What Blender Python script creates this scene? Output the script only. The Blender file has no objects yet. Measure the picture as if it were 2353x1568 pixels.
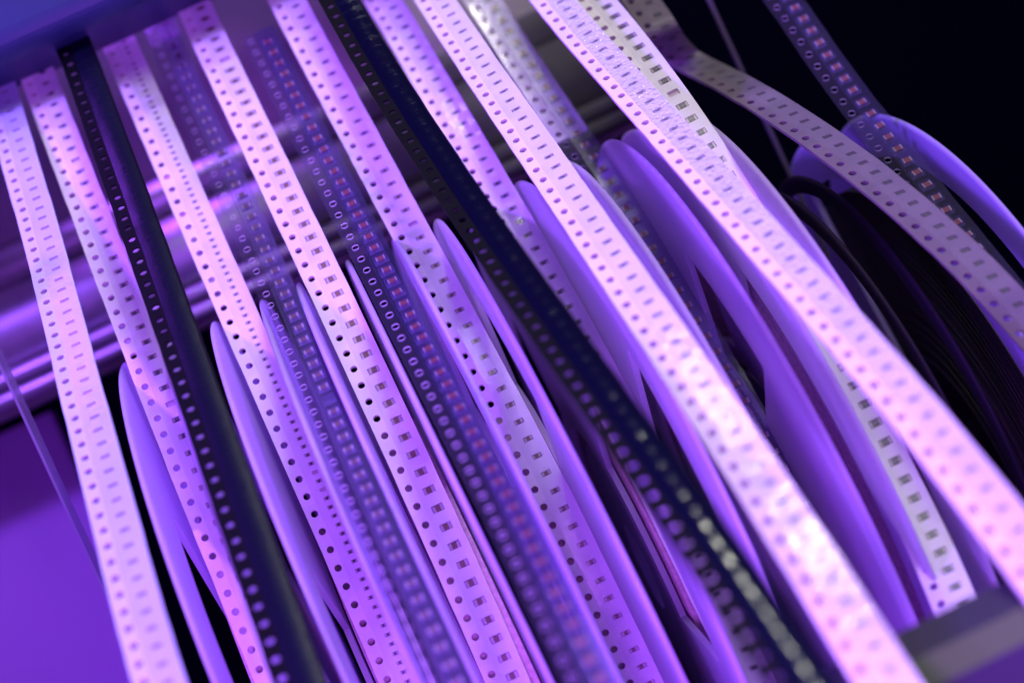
import bpy, bmesh, math, random
from mathutils import Vector, Matrix, noise
random.seed(7)
SC = bpy.context.scene
COL = SC.collection
MM = 0.001
PITCH = math.radians(25)
ORIGIN = Vector((0.0, -0.45, 0.45))
# machine frame (millimetres): X along the feeder bank, Y "down", Z away from the viewer
RX = Vector((1, 0, 0))
RY = Vector((0, -math.sin(PITCH), -math.cos(PITCH)))
RZ = Vector((0, math.cos(PITCH), -math.sin(PITCH)))

def W(p):
    return ORIGIN + (RX*p[0] + RY*p[1] + RZ*p[2])*MM
def Dv(p):
    return RX*p[0] + RY*p[1] + RZ*p[2]

# ---------------------------------------------------------------- camera
FOC = 4400.0
DEL = math.atan(340/FOC)
ROLL = math.radians(25)
cam_d = bpy.data.cameras.new('camera')
cam = bpy.data.objects.new('camera', cam_d)
COL.objects.link(cam)
cd, sd, cr, sr = math.cos(DEL), math.sin(DEL), math.cos(ROLL), math.sin(ROLL)
# camera axes expressed in the machine frame
cx_m = (cd*cr, sr, -sd*cr)
cy_m = (-cd*sr, cr, sd*sr)
cz_m = (sd, 0, cd)
ax, ay, az = Dv(cx_m), -Dv(cy_m), -Dv(cz_m)
m = Matrix((ax, ay, az)).transposed().to_4x4()
m.translation = ORIGIN
cam.matrix_world = m
cam_d.sensor_width = 36
cam_d.lens = FOC/2352*36
cam_d.clip_start = 0.01
cam_d.clip_end = 20
cam_d.dof.use_dof = True
cam_d.dof.focus_distance = FOC/11.5*MM
cam_d.dof.aperture_fstop = cam_d.lens/7.0
cam_d.dof.aperture_blades = 9
SC.camera = cam
SC.render.resolution_x, SC.render.resolution_y = 1024, 682
# ---------------------------------------------------------------- light
SC.view_settings.view_transform = 'Standard'
SC.view_settings.look = 'None'
SC.view_settings.exposure = 0.12
SC.view_settings.gamma = 1
SC.cycles.transparent_max_bounces = 24
SC.cycles.max_bounces = 8
wd = bpy.data.worlds.new('World'); SC.world = wd; wd.use_nodes = True
wd.node_tree.nodes['Background'].inputs[0].default_value = (0.40, 0.14, 1.0, 1)
wd.node_tree.nodes['Background'].inputs[1].default_value = 0.05

def lamp(name, pos, target, size, power, color, size_y=None):
    d = bpy.data.lights.new(name, 'AREA')
    d.energy = power; d.color = color; d.size = size*MM
    if size_y:
        d.shape = 'RECTANGLE'; d.size_y = size_y*MM
    o = bpy.data.objects.new(name, d); COL.objects.link(o)
    a, b = W(pos), W(target)
    q = (b-a).to_track_quat('-Z', 'Y')
    o.rotation_euler = q.to_euler(); o.location = a
    return o
lamp('violet_led_lamp', (-307, -300, 107), (10, -10, 370), 44, 5.0, (0.285, 0.085, 1.0))
lamp('pink_front_fill', (60, -60, 60), (40, 50, 370), 80, 0.36, (0.52, 0.14, 1.0))  # added fill to brighten the lower tapes, not a lamp of the machine
lamp('blue_violet_fill', (-25, 70, 120), (60, 40, 400), 60, 1.4, (0.38, 0.085, 1.0))  # added fill shining in between the reels to brighten the flanges
lamp('rail_led_lamp', (-30, -190, 455), (-20, -50, 510), 260, 0.6, (0.32, 0.06, 1.0), 30)
lamp('ceiling_panel', (130, -330, 60), (70, 30, 300), 170, 0.85, (0.94, 1.0, 0.8))
for i, (x, y, z, e) in enumerate(((103, -400, 232, .24), (168, -388, 240, .22), (87, -375, 350, .13))):
    lamp('ceiling_lamp', (x, y, z), (40, 0, 300), 24, e, (1.0, 1.0, 0.82), 28)
PATHS = {
 'T1': ([[1.003,0.017,0.0],[1.003,0.017,0.0]], [[-50.9,-88.5,432.7],[-50.9,-85.6,430.0],[-51.0,-82.8,427.2],[-51.0,-80.1,424.4],[-51.0,-77.4,421.6],[-51.0,-74.7,418.8],[-51.0,-72.1,415.9],[-50.9,-69.4,413.0],[-50.9,-66.8,410.1],[-50.9,-64.2,407.1],[-50.9,-61.6,404.2],[-50.9,-59.0,401.2],[-50.9,-56.4,398.2],[-50.9,-53.8,395.1],[-51.0,-51.3,392.1],[-51.0,-48.7,389.0],[-51.0,-46.2,385.9],[-51.0,-43.6,382.8],[-51.0,-41.1,379.7],[-51.0,-38.6,376.6],[-51.0,-36.1,373.5],[-51.0,-33.6,370.3],[-51.1,-31.1,367.2],[-51.1,-28.6,364.0],[-51.1,-26.1,360.9],[-51.1,-23.5,357.7],[-51.0,-21.0,354.5],[-51.0,-18.5,351.4],[-51.0,-15.9,348.2],[-51.0,-13.3,345.0],[-51.0,-10.8,341.9],[-51.0,-8.1,338.7],[-51.0,-5.5,335.6],[-51.0,-2.9,332.4],[-51.0,-0.3,329.3],[-51.0,2.4,326.2],[-51.1,5.0,323.0],[-51.1,7.7,319.9],[-51.1,10.3,316.8],[-51.1,13.0,313.8],[-51.1,15.6,310.7],[-51.0,18.3,307.7],[-51.0,21.0,304.6],[-50.9,23.7,301.6]]),
 'T2': ([[1.003,0.017,0.0],[1.002,0.035,0.0]], [[-41.4,-104.2,449.5],[-41.4,-101.0,447.1],[-41.4,-97.9,444.7],[-41.4,-94.7,442.3],[-41.4,-91.6,439.8],[-41.4,-88.4,437.4],[-41.3,-85.3,435.0],[-41.3,-82.1,432.6],[-41.3,-79.0,430.1],[-41.2,-75.8,427.7],[-41.2,-72.7,425.3],[-41.2,-69.5,422.9],[-41.1,-66.3,420.5],[-41.1,-63.1,418.1],[-41.1,-59.9,415.8],[-41.1,-56.7,413.5],[-41.1,-53.5,411.1],[-41.1,-50.2,408.9],[-41.1,-46.9,406.6],[-41.0,-43.6,404.4],[-41.0,-40.2,402.2],[-41.0,-36.9,400.0],[-41.0,-33.5,397.9],[-41.0,-30.0,395.8],[-41.1,-26.6,393.8],[-41.1,-23.1,391.8],[-41.1,-19.6,389.9],[-41.1,-16.1,388.0],[-41.1,-12.6,386.2],[-41.1,-9.0,384.4],[-41.2,-5.4,382.7],[-41.2,-1.7,381.0],[-41.2,1.9,379.5],[-41.2,5.6,377.9],[-41.3,9.3,376.5],[-41.3,13.1,375.1],[-41.3,16.9,373.8],[-41.4,20.7,372.6],[-41.4,24.5,371.4],[-41.5,28.3,370.4],[-41.5,32.2,369.4],[-41.6,36.1,368.5]]),
 'T3': ([[1.003,0.026,0.0],[1.003,0.026,0.0]], [[-30.2,-100.7,433.4],[-30.1,-97.6,430.5],[-30.1,-94.7,427.6],[-30.1,-91.8,424.7],[-30.1,-89.0,421.9],[-30.1,-86.3,419.1],[-30.1,-83.6,416.3],[-30.1,-81.0,413.6],[-30.1,-78.4,410.8],[-30.1,-75.8,408.1],[-30.1,-73.2,405.4],[-30.1,-70.6,402.7],[-30.1,-68.0,400.0],[-30.1,-65.5,397.3],[-30.1,-62.9,394.7],[-30.1,-60.3,392.0],[-30.1,-57.7,389.4],[-30.2,-55.1,386.8],[-30.2,-52.6,384.1],[-30.2,-50.0,381.6],[-30.2,-47.4,379.0],[-30.2,-44.8,376.4],[-30.3,-42.2,373.8],[-30.3,-39.6,371.2],[-30.3,-37.0,368.6],[-30.3,-34.4,366.0],[-30.4,-31.8,363.5],[-30.4,-29.2,360.9],[-30.4,-26.5,358.3],[-30.5,-23.9,355.8],[-30.5,-21.3,353.2],[-30.5,-18.7,350.6],[-30.6,-16.1,348.0],[-30.6,-13.4,345.4],[-30.6,-10.8,342.9],[-30.7,-8.1,340.3],[-30.7,-5.5,337.7],[-30.8,-2.8,335.0],[-30.8,-0.2,332.4],[-30.8,2.5,329.8],[-30.9,5.1,327.1],[-30.9,7.8,324.5],[-30.9,10.5,321.8],[-31.0,13.1,319.1],[-31.0,15.8,316.4],[-31.0,18.5,313.7],[-31.1,21.2,311.0],[-31.1,23.9,308.2],[-31.1,26.6,305.5],[-31.2,29.3,302.7],[-31.2,32.1,299.9]]),
 'T4': ([[1.003,0.017,0.0],[1.003,0.026,0.0]], [[-21.6,-104.1,454.5],[-21.6,-100.8,452.3],[-21.5,-97.5,450.0],[-21.5,-94.3,447.7],[-21.4,-91.1,445.5],[-21.4,-87.9,443.2],[-21.3,-84.7,441.0],[-21.3,-81.5,438.8],[-21.3,-78.3,436.6],[-21.2,-75.1,434.4],[-21.2,-71.9,432.2],[-21.2,-68.7,430.0],[-21.1,-65.4,427.9],[-21.1,-62.1,425.8],[-21.1,-58.9,423.7],[-21.1,-55.6,421.7],[-21.0,-52.3,419.6],[-21.0,-49.0,417.6],[-21.0,-45.7,415.7],[-21.0,-42.3,413.7],[-20.9,-39.0,411.8],[-20.9,-35.6,409.9],[-20.9,-32.2,408.1],[-20.9,-28.8,406.2],[-20.9,-25.4,404.5],[-20.9,-21.9,402.7],[-20.8,-18.5,401.0],[-20.8,-14.9,399.4],[-20.8,-11.4,397.8],[-20.8,-7.8,396.2],[-20.8,-4.2,394.7],[-20.8,-0.5,393.2],[-20.8,3.2,391.8],[-20.8,7.0,390.4],[-20.8,10.8,389.1],[-20.8,14.6,387.8],[-20.8,18.4,386.6],[-20.8,22.3,385.4],[-20.9,26.2,384.3],[-20.9,30.1,383.2],[-20.9,34.0,382.2],[-20.9,38.0,381.3],[-20.9,41.9,380.4],[-21.0,45.8,379.6],[-21.1,49.7,378.9]]),
 'T5': ([[1.003,0.017,0.0],[1.003,0.017,0.0]], [[-11.4,-92.2,448.3],[-11.5,-89.0,445.9],[-11.6,-85.8,443.5],[-11.6,-82.7,441.0],[-11.5,-79.5,438.5],[-11.5,-76.3,436.0],[-11.4,-73.2,433.4],[-11.4,-70.1,430.8],[-11.3,-67.1,428.1],[-11.2,-64.1,425.5],[-11.2,-61.1,422.8],[-11.2,-58.1,420.0],[-11.1,-55.2,417.3],[-11.1,-52.3,414.5],[-11.1,-49.4,411.7],[-11.1,-46.6,408.9],[-11.1,-43.8,406.0],[-11.1,-41.0,403.2],[-11.1,-38.2,400.3],[-11.1,-35.5,397.4],[-11.1,-32.7,394.4],[-11.1,-30.0,391.5],[-11.2,-27.3,388.5],[-11.2,-24.7,385.5],[-11.2,-22.0,382.5],[-11.3,-19.4,379.5],[-11.3,-16.7,376.5],[-11.4,-14.1,373.4],[-11.4,-11.6,370.3],[-11.5,-9.0,367.3],[-11.5,-6.4,364.2],[-11.5,-3.9,361.1],[-11.6,-1.4,358.0],[-11.6,1.1,354.9],[-11.7,3.6,351.7],[-11.7,6.0,348.6],[-11.7,8.5,345.4],[-11.7,10.9,342.3],[-11.6,13.3,339.1],[-11.6,15.7,336.0],[-11.5,18.1,332.8],[-11.5,20.5,329.7],[-11.4,22.9,326.5],[-11.3,25.3,323.3],[-11.2,27.7,320.2],[-11.0,30.1,317.0],[-10.9,32.6,313.8],[-10.8,35.0,310.6],[-10.7,37.6,307.5],[-10.7,40.2,304.3],[-10.7,42.8,301.2]]),
 'T6': ([[1.003,0.017,0.0],[1.003,0.009,0.0]], [[-2.0,-103.3,451.1],[-2.0,-100.0,448.7],[-2.0,-96.8,446.3],[-2.0,-93.6,443.8],[-2.0,-90.5,441.4],[-2.0,-87.4,438.9],[-1.9,-84.3,436.5],[-1.9,-81.2,434.0],[-1.9,-78.0,431.6],[-1.8,-74.9,429.2],[-1.8,-71.8,426.7],[-1.8,-68.6,424.3],[-1.7,-65.4,421.9],[-1.7,-62.2,419.5],[-1.7,-59.0,417.2],[-1.6,-55.7,414.8],[-1.6,-52.5,412.5],[-1.6,-49.2,410.3],[-1.6,-45.9,408.0],[-1.6,-42.6,405.8],[-1.5,-39.3,403.6],[-1.5,-36.0,401.4],[-1.5,-32.6,399.3],[-1.5,-29.2,397.2],[-1.4,-25.8,395.1],[-1.4,-22.4,393.2],[-1.4,-18.9,391.2],[-1.4,-15.4,389.3],[-1.4,-11.9,387.5],[-1.4,-8.4,385.7],[-1.4,-4.8,383.9],[-1.4,-1.2,382.3],[-1.4,2.5,380.6],[-1.4,6.2,379.1],[-1.4,9.9,377.6],[-1.4,13.6,376.2],[-1.5,17.4,374.9],[-1.5,21.2,373.6],[-1.5,25.1,372.4],[-1.6,28.9,371.3],[-1.6,32.8,370.2],[-1.7,36.6,369.3],[-1.8,40.5,368.4],[-1.8,44.3,367.7],[-1.9,48.1,367.0],[-2.0,52.0,366.4],[-2.1,55.7,365.9]]),
 'T7': ([[1.003,0.017,0.0],[1.003,0.009,0.0]], [[8.9,-62.5,418.7],[8.9,-59.4,416.1],[8.9,-56.4,413.5],[9.0,-53.4,410.7],[9.0,-50.4,407.9],[9.0,-47.5,405.1],[9.1,-44.6,402.2],[9.1,-41.8,399.2],[9.1,-38.9,396.2],[9.2,-36.1,393.1],[9.2,-33.3,390.0],[9.2,-30.6,386.8],[9.2,-27.8,383.6],[9.2,-25.1,380.4],[9.2,-22.4,377.1],[9.2,-19.8,373.8],[9.2,-17.2,370.4],[9.2,-14.6,367.0],[9.2,-12.0,363.6],[9.2,-9.5,360.2],[9.2,-7.0,356.7],[9.2,-4.5,353.2],[9.2,-2.1,349.7],[9.2,0.4,346.1],[9.2,2.7,342.6],[9.2,5.1,339.0],[9.2,7.4,335.4],[9.2,9.7,331.9],[9.2,11.9,328.3],[9.2,14.2,324.7],[9.2,16.4,321.1],[9.2,18.5,317.5],[9.2,20.7,313.9],[9.2,22.8,310.3],[9.1,24.9,306.7],[9.1,27.0,303.2],[9.0,29.1,299.6],[9.0,31.2,296.1],[8.9,33.3,292.6],[8.8,35.4,289.0],[8.8,37.6,285.6],[8.7,39.8,282.1],[8.7,42.0,278.7],[8.6,44.4,275.3],[8.6,46.8,271.9]]),
 'T8': ([[1.003,-0.009,0.0],[1.003,-0.017,0.0]], [[18.1,-92.8,442.9],[18.1,-89.5,440.6],[18.1,-86.3,438.4],[18.2,-83.0,436.2],[18.2,-79.7,434.1],[18.3,-76.4,431.9],[18.3,-73.0,429.7],[18.4,-69.7,427.6],[18.5,-66.4,425.5],[18.5,-63.1,423.4],[18.6,-59.8,421.3],[18.7,-56.5,419.2],[18.8,-53.2,417.2],[18.8,-49.9,415.2],[18.9,-46.6,413.2],[19.0,-43.2,411.2],[19.0,-39.9,409.3],[19.1,-36.5,407.4],[19.2,-33.1,405.5],[19.3,-29.7,403.7],[19.4,-26.2,401.8],[19.5,-22.8,400.1],[19.6,-19.3,398.3],[19.7,-15.7,396.6],[19.8,-12.2,395.0],[19.9,-8.6,393.3],[20.0,-5.0,391.7],[20.1,-1.4,390.2],[20.2,2.2,388.7],[20.3,5.9,387.2],[20.5,9.6,385.8],[20.6,13.3,384.5],[20.7,17.1,383.2],[20.8,20.9,381.9],[20.9,24.7,380.7],[21.0,28.5,379.5],[21.1,32.3,378.4],[21.1,36.2,377.4],[21.2,40.0,376.4],[21.2,43.9,375.5],[21.3,47.7,374.6],[21.3,51.5,373.8],[21.3,55.3,373.0],[21.3,59.0,372.4],[21.4,62.5,371.7],[21.4,66.0,371.2]]),
 'T9': ([[1.003,0.009,0.0],[1.003,0.009,0.0]], [[26.8,-76.1,405.7],[26.8,-73.3,403.1],[26.8,-70.4,400.4],[26.8,-67.7,397.7],[26.9,-64.9,395.0],[26.9,-62.2,392.3],[27.0,-59.5,389.6],[27.0,-56.8,386.8],[27.1,-54.2,384.0],[27.2,-51.5,381.2],[27.2,-48.9,378.3],[27.3,-46.3,375.5],[27.4,-43.8,372.6],[27.5,-41.2,369.7],[27.6,-38.7,366.8],[27.7,-36.2,363.9],[27.7,-33.7,360.9],[27.8,-31.2,357.9],[27.9,-28.8,354.9],[28.0,-26.3,351.9],[28.1,-23.9,348.8],[28.2,-21.5,345.8],[28.3,-19.2,342.7],[28.4,-16.8,339.6],[28.5,-14.5,336.4],[28.6,-12.1,333.3],[28.7,-9.8,330.1],[28.8,-7.5,326.9],[28.9,-5.2,323.7],[29.0,-3.0,320.4],[29.1,-0.7,317.2],[29.2,1.6,313.9],[29.2,3.8,310.6],[29.3,6.0,307.3],[29.4,8.3,303.9],[29.5,10.5,300.5],[29.6,12.7,297.1],[29.6,15.0,293.7],[29.7,17.2,290.3],[29.8,19.4,286.8],[29.8,21.7,283.4],[29.9,23.9,279.9],[30.0,26.2,276.3],[30.0,28.4,272.8],[30.1,30.7,269.2],[30.2,32.9,265.6],[30.2,35.2,262.0],[30.3,37.5,258.4],[30.3,39.8,254.8],[30.3,42.1,251.1],[30.3,44.5,247.4],[30.3,46.8,243.7],[30.3,49.2,239.9]]),
 'T10': ([[1.003,-0.017,0.0],[1.003,-0.017,0.0]], [[39.0,-84.4,450.2],[39.1,-81.4,447.5],[39.2,-78.3,444.9],[39.2,-75.1,442.4],[39.3,-72.0,439.9],[39.3,-68.8,437.4],[39.3,-65.7,434.9],[39.3,-62.5,432.5],[39.4,-59.3,430.1],[39.4,-56.2,427.7],[39.5,-53.0,425.4],[39.5,-49.8,423.1],[39.6,-46.6,420.8],[39.6,-43.4,418.6],[39.7,-40.2,416.4],[39.8,-37.0,414.2],[39.8,-33.8,412.1],[39.9,-30.5,410.0],[40.0,-27.3,408.0],[40.1,-24.0,406.0],[40.2,-20.6,404.0],[40.3,-17.3,402.1],[40.4,-13.8,400.2],[40.5,-10.4,398.4],[40.5,-6.9,396.6],[40.6,-3.3,394.8],[40.7,0.3,393.1],[40.8,4.0,391.4],[40.8,7.7,389.8],[40.9,11.5,388.2],[40.9,15.3,386.7],[41.0,19.2,385.2],[41.0,23.1,383.7],[41.0,27.1,382.3],[41.0,31.1,381.0],[41.0,35.2,379.7],[41.0,39.2,378.4],[41.0,43.3,377.2],[41.0,47.4,376.1],[41.0,51.5,374.9],[41.0,55.6,373.9],[40.9,59.7,372.9],[40.9,63.6,371.9],[40.9,67.6,371.0],[40.9,71.4,370.1],[40.9,75.1,369.3]]),
 'T11': ([[1.001,-0.061,0.0],[1.002,-0.035,0.0]], [[47.1,-77.3,425.3],[47.1,-74.5,422.5],[47.1,-71.8,419.7],[47.1,-69.2,416.8],[47.1,-66.5,414.0],[47.1,-63.9,411.0],[47.1,-61.3,408.1],[47.1,-58.7,405.1],[47.0,-56.1,402.1],[47.0,-53.5,399.1],[47.0,-51.0,396.0],[47.0,-48.4,393.0],[47.0,-45.9,389.9],[46.9,-43.3,386.7],[46.9,-40.8,383.6],[46.9,-38.2,380.4],[46.8,-35.7,377.3],[46.8,-33.1,374.1],[46.8,-30.6,370.9],[46.7,-28.0,367.6],[46.7,-25.5,364.4],[46.6,-22.9,361.1],[46.6,-20.4,357.9],[46.5,-17.8,354.6],[46.5,-15.3,351.3],[46.4,-12.7,348.0],[46.3,-10.2,344.7],[46.3,-7.6,341.4],[46.2,-5.1,338.1],[46.2,-2.5,334.8],[46.1,0.1,331.5],[46.0,2.6,328.2],[46.0,5.2,324.9],[45.9,7.8,321.5],[45.9,10.4,318.2],[45.8,13.0,314.9],[45.7,15.6,311.6],[45.7,18.3,308.3],[45.6,20.9,305.0],[45.6,23.6,301.8],[45.5,26.3,298.5],[45.4,29.0,295.2],[45.4,31.8,292.0],[45.3,34.5,288.7],[45.2,37.3,285.5],[45.1,40.2,282.3],[45.0,43.0,279.1],[45.0,45.9,276.0],[44.9,48.8,272.8],[44.8,51.8,269.7],[44.7,54.8,266.6],[44.6,57.8,263.5],[44.5,60.9,260.4]]),
 'T12': ([[1.003,0.0,0.0],[1.003,0.017,0.0]], [[60.0,-74.0,444.2],[60.1,-70.6,442.1],[60.2,-67.2,439.9],[60.3,-63.9,437.7],[60.4,-60.5,435.5],[60.5,-57.2,433.3],[60.7,-53.9,431.1],[60.8,-50.6,428.9],[60.9,-47.4,426.6],[61.1,-44.1,424.4],[61.2,-40.8,422.1],[61.4,-37.5,419.9],[61.5,-34.2,417.7],[61.7,-30.9,415.4],[61.8,-27.6,413.2],[62.0,-24.3,411.0],[62.1,-20.9,408.9],[62.2,-17.6,406.7],[62.4,-14.2,404.6],[62.5,-10.8,402.5],[62.6,-7.3,400.5],[62.7,-3.9,398.5],[62.8,-0.4,396.5],[62.9,3.1,394.5],[63.0,6.6,392.6],[63.1,10.2,390.8],[63.2,13.8,389.0],[63.3,17.5,387.2],[63.4,21.1,385.6],[63.5,24.8,383.9],[63.6,28.6,382.3],[63.6,32.4,380.9],[63.7,36.2,379.4],[63.8,40.0,378.1]]),
 'T13': ([[1.002,-0.052,0.0],[1.003,-0.017,0.0]], [[68.9,-63.2,411.4],[68.9,-60.7,408.5],[69.0,-58.2,405.5],[69.0,-55.6,402.5],[69.1,-53.0,399.4],[69.2,-50.4,396.3],[69.3,-47.9,393.2],[69.4,-45.3,390.1],[69.5,-42.7,386.9],[69.6,-40.2,383.7],[69.7,-37.6,380.5],[69.7,-35.1,377.3],[69.8,-32.5,374.0],[69.9,-30.0,370.8],[69.9,-27.5,367.5],[70.0,-25.0,364.2],[70.0,-22.4,360.9],[70.1,-19.9,357.6],[70.1,-17.3,354.2],[70.2,-14.8,350.9],[70.2,-12.2,347.5],[70.2,-9.6,344.2],[70.3,-7.1,340.8],[70.3,-4.5,337.5],[70.4,-1.9,334.1],[70.4,0.7,330.7],[70.5,3.4,327.4],[70.5,6.0,324.0],[70.6,8.6,320.7],[70.7,11.2,317.3],[70.8,13.9,314.0],[70.8,16.5,310.7],[70.9,19.2,307.3],[71.0,21.8,304.0],[71.0,24.5,300.7],[71.1,27.2,297.5],[71.2,30.0,294.2],[71.2,32.7,291.0],[71.3,35.5,287.7],[71.3,38.3,284.5],[71.3,41.2,281.4],[71.3,44.1,278.2],[71.3,47.0,275.1],[71.3,50.0,272.0],[71.3,53.1,268.9],[71.3,56.2,265.9],[71.3,59.3,262.9]]),
 'T14': ([[1.002,-0.035,0.0],[1.003,0.0,0.0]], [[78.5,-59.0,416.1],[78.6,-56.0,413.1],[78.7,-53.0,410.3],[78.8,-50.0,407.6],[79.0,-47.0,405.0],[79.1,-43.9,402.6],[79.2,-40.8,400.2],[79.3,-37.6,397.9],[79.5,-34.3,395.7],[79.6,-31.1,393.6],[79.7,-27.7,391.6],[79.9,-24.3,389.7],[80.0,-20.8,387.8],[80.2,-17.3,386.0],[80.3,-13.6,384.2],[80.4,-10.0,382.4],[80.6,-6.2,380.7],[80.7,-2.4,379.1],[80.8,1.5,377.4],[80.9,5.4,375.8],[81.0,9.3,374.2],[81.0,13.3,372.6],[81.1,17.3,370.9],[81.1,21.4,369.3],[81.1,25.4,367.6],[81.1,29.5,366.0],[81.0,33.5,364.3],[80.9,37.5,362.5],[80.7,41.5,360.7],[80.6,45.4,358.9],[80.3,49.2,357.0],[80.0,52.9,355.1],[79.7,56.6,353.0],[79.3,60.1,350.9],[78.9,63.5,348.8],[78.3,66.7,346.5],[77.8,69.7,344.1],[77.1,72.6,341.6],[76.3,75.2,339.1]]),
 'T15': ([[0.999,0.087,0.0],[0.999,0.087,0.0]], [[92.5,-59.9,439.4],[92.7,-56.3,437.5],[93.1,-52.9,437.0],[94.4,-50.1,441.5],[97.2,-48.1,452.2],[100.6,-46.3,462.7],[103.0,-44.3,466.4],[104.4,-41.9,464.8],[105.4,-39.6,462.0],[106.5,-37.2,459.2],[107.5,-34.9,456.4],[108.5,-32.4,453.7],[109.4,-30.0,451.1],[110.4,-27.5,448.4],[111.4,-24.9,445.9],[112.4,-22.2,443.3],[113.4,-19.5,440.9],[114.4,-16.7,438.4],[115.4,-13.9,436.0],[116.4,-11.0,433.7],[117.4,-8.0,431.4],[118.4,-5.0,429.1],[119.4,-1.9,426.9],[120.4,1.3,424.8],[121.4,4.5,422.7],[122.4,7.8,420.6],[123.4,11.2,418.6],[124.4,14.7,416.7],[125.3,18.2,414.8],[126.3,21.7,412.9],[127.2,25.4,411.1],[128.1,29.1,409.4],[128.9,32.9,407.7],[129.7,36.7,406.0],[130.5,40.6,404.5],[131.2,44.6,402.9]]),
 'T16': ([[1.003,0.017,0.0],[1.003,0.017,0.0]], [[118.1,-42.7,420.9],[118.1,-39.5,418.6],[117.9,-36.2,416.3],[117.8,-32.9,414.0],[117.6,-29.5,411.7],[117.5,-26.2,409.3],[117.4,-23.0,406.9],[117.3,-19.8,404.5],[117.2,-16.6,402.0],[117.1,-13.5,399.5],[117.1,-10.4,397.0],[117.0,-7.3,394.5],[116.9,-4.3,392.0],[116.9,-1.2,389.4],[116.8,1.8,386.9],[116.7,4.9,384.3],[116.7,8.0,381.7],[116.6,11.1,379.2],[116.6,14.2,376.6],[116.6,17.2,374.0]]),
}
# ---------------------------------------------------------------- materials
def new_mat(name):
    mt = bpy.data.materials.new(name); mt.use_nodes = True
    nt = mt.node_tree; nt.nodes.clear()
    out = nt.nodes.new('ShaderNodeOutputMaterial')
    return mt, nt, out
def nd(nt, typ, **kw):
    n = nt.nodes.new(typ)
    for k, v in kw.items():
        if k.startswith('i_'):
            n.inputs[k[2:].replace('_', ' ')].default_value = v
        else:
            setattr(n, k, v)
    return n
def bump(nt, scale, strength, dist=0.0001, detail=3, coords='Object'):
    tc = nd(nt, 'ShaderNodeTexCoord')
    nz = nd(nt, 'ShaderNodeTexNoise'); nz.inputs['Scale'].default_value = scale; nz.inputs['Detail'].default_value = detail
    nt.links.new(tc.outputs[coords], nz.inputs['Vector'])
    b = nd(nt, 'ShaderNodeBump'); b.inputs['Strength'].default_value = strength; b.inputs['Distance'].default_value = dist
    nt.links.new(nz.outputs['Fac'], b.inputs['Height'])
    return b, nz
def var_color(nt, c1, c2, scale, detail=4, lo=.35, hi=.65):
    tc = nd(nt, 'ShaderNodeTexCoord')
    nz = nd(nt, 'ShaderNodeTexNoise'); nz.inputs['Scale'].default_value = scale; nz.inputs['Detail'].default_value = detail
    nt.links.new(tc.outputs['Object'], nz.inputs['Vector'])
    r = nd(nt, 'ShaderNodeValToRGB')
    r.color_ramp.elements[0].color = (*c1, 1); r.color_ramp.elements[0].position = lo
    r.color_ramp.elements[1].color = (*c2, 1); r.color_ramp.elements[1].position = hi
    nt.links.new(nz.outputs['Fac'], r.inputs['Fac'])
    return r
def mat_solid(name, c, rough=.5, metal=0, c2=None, cs=400, bs=None, bst=.2, bd=.0001, transl=0, tcol=None, coat=0, spec=.5):
    mt, nt, out = new_mat(name)
    p = nd(nt, 'ShaderNodeBsdfPrincipled')
    p.inputs['Roughness'].default_value = rough; p.inputs['Metallic'].default_value = metal
    p.inputs['Base Color'].default_value = (*c, 1); p.inputs['Coat Weight'].default_value = coat
    p.inputs['Specular IOR Level'].default_value = spec
    if c2:
        r = var_color(nt, c, c2, cs); nt.links.new(r.outputs[0], p.inputs['Base Color'])
    if bs:
        b, _ = bump(nt, bs, bst, bd); nt.links.new(b.outputs[0], p.inputs['Normal'])
    if transl:
        t = nd(nt, 'ShaderNodeBsdfTranslucent'); t.inputs[0].default_value = (*(tcol or c), 1)
        mx = nd(nt, 'ShaderNodeMixShader'); mx.inputs[0].default_value = transl
        nt.links.new(p.outputs[0], mx.inputs[1]); nt.links.new(t.outputs[0], mx.inputs[2])
        nt.links.new(mx.outputs[0], out.inputs[0])
    else:
        nt.links.new(p.outputs[0], out.inputs[0])
    return mt
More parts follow.
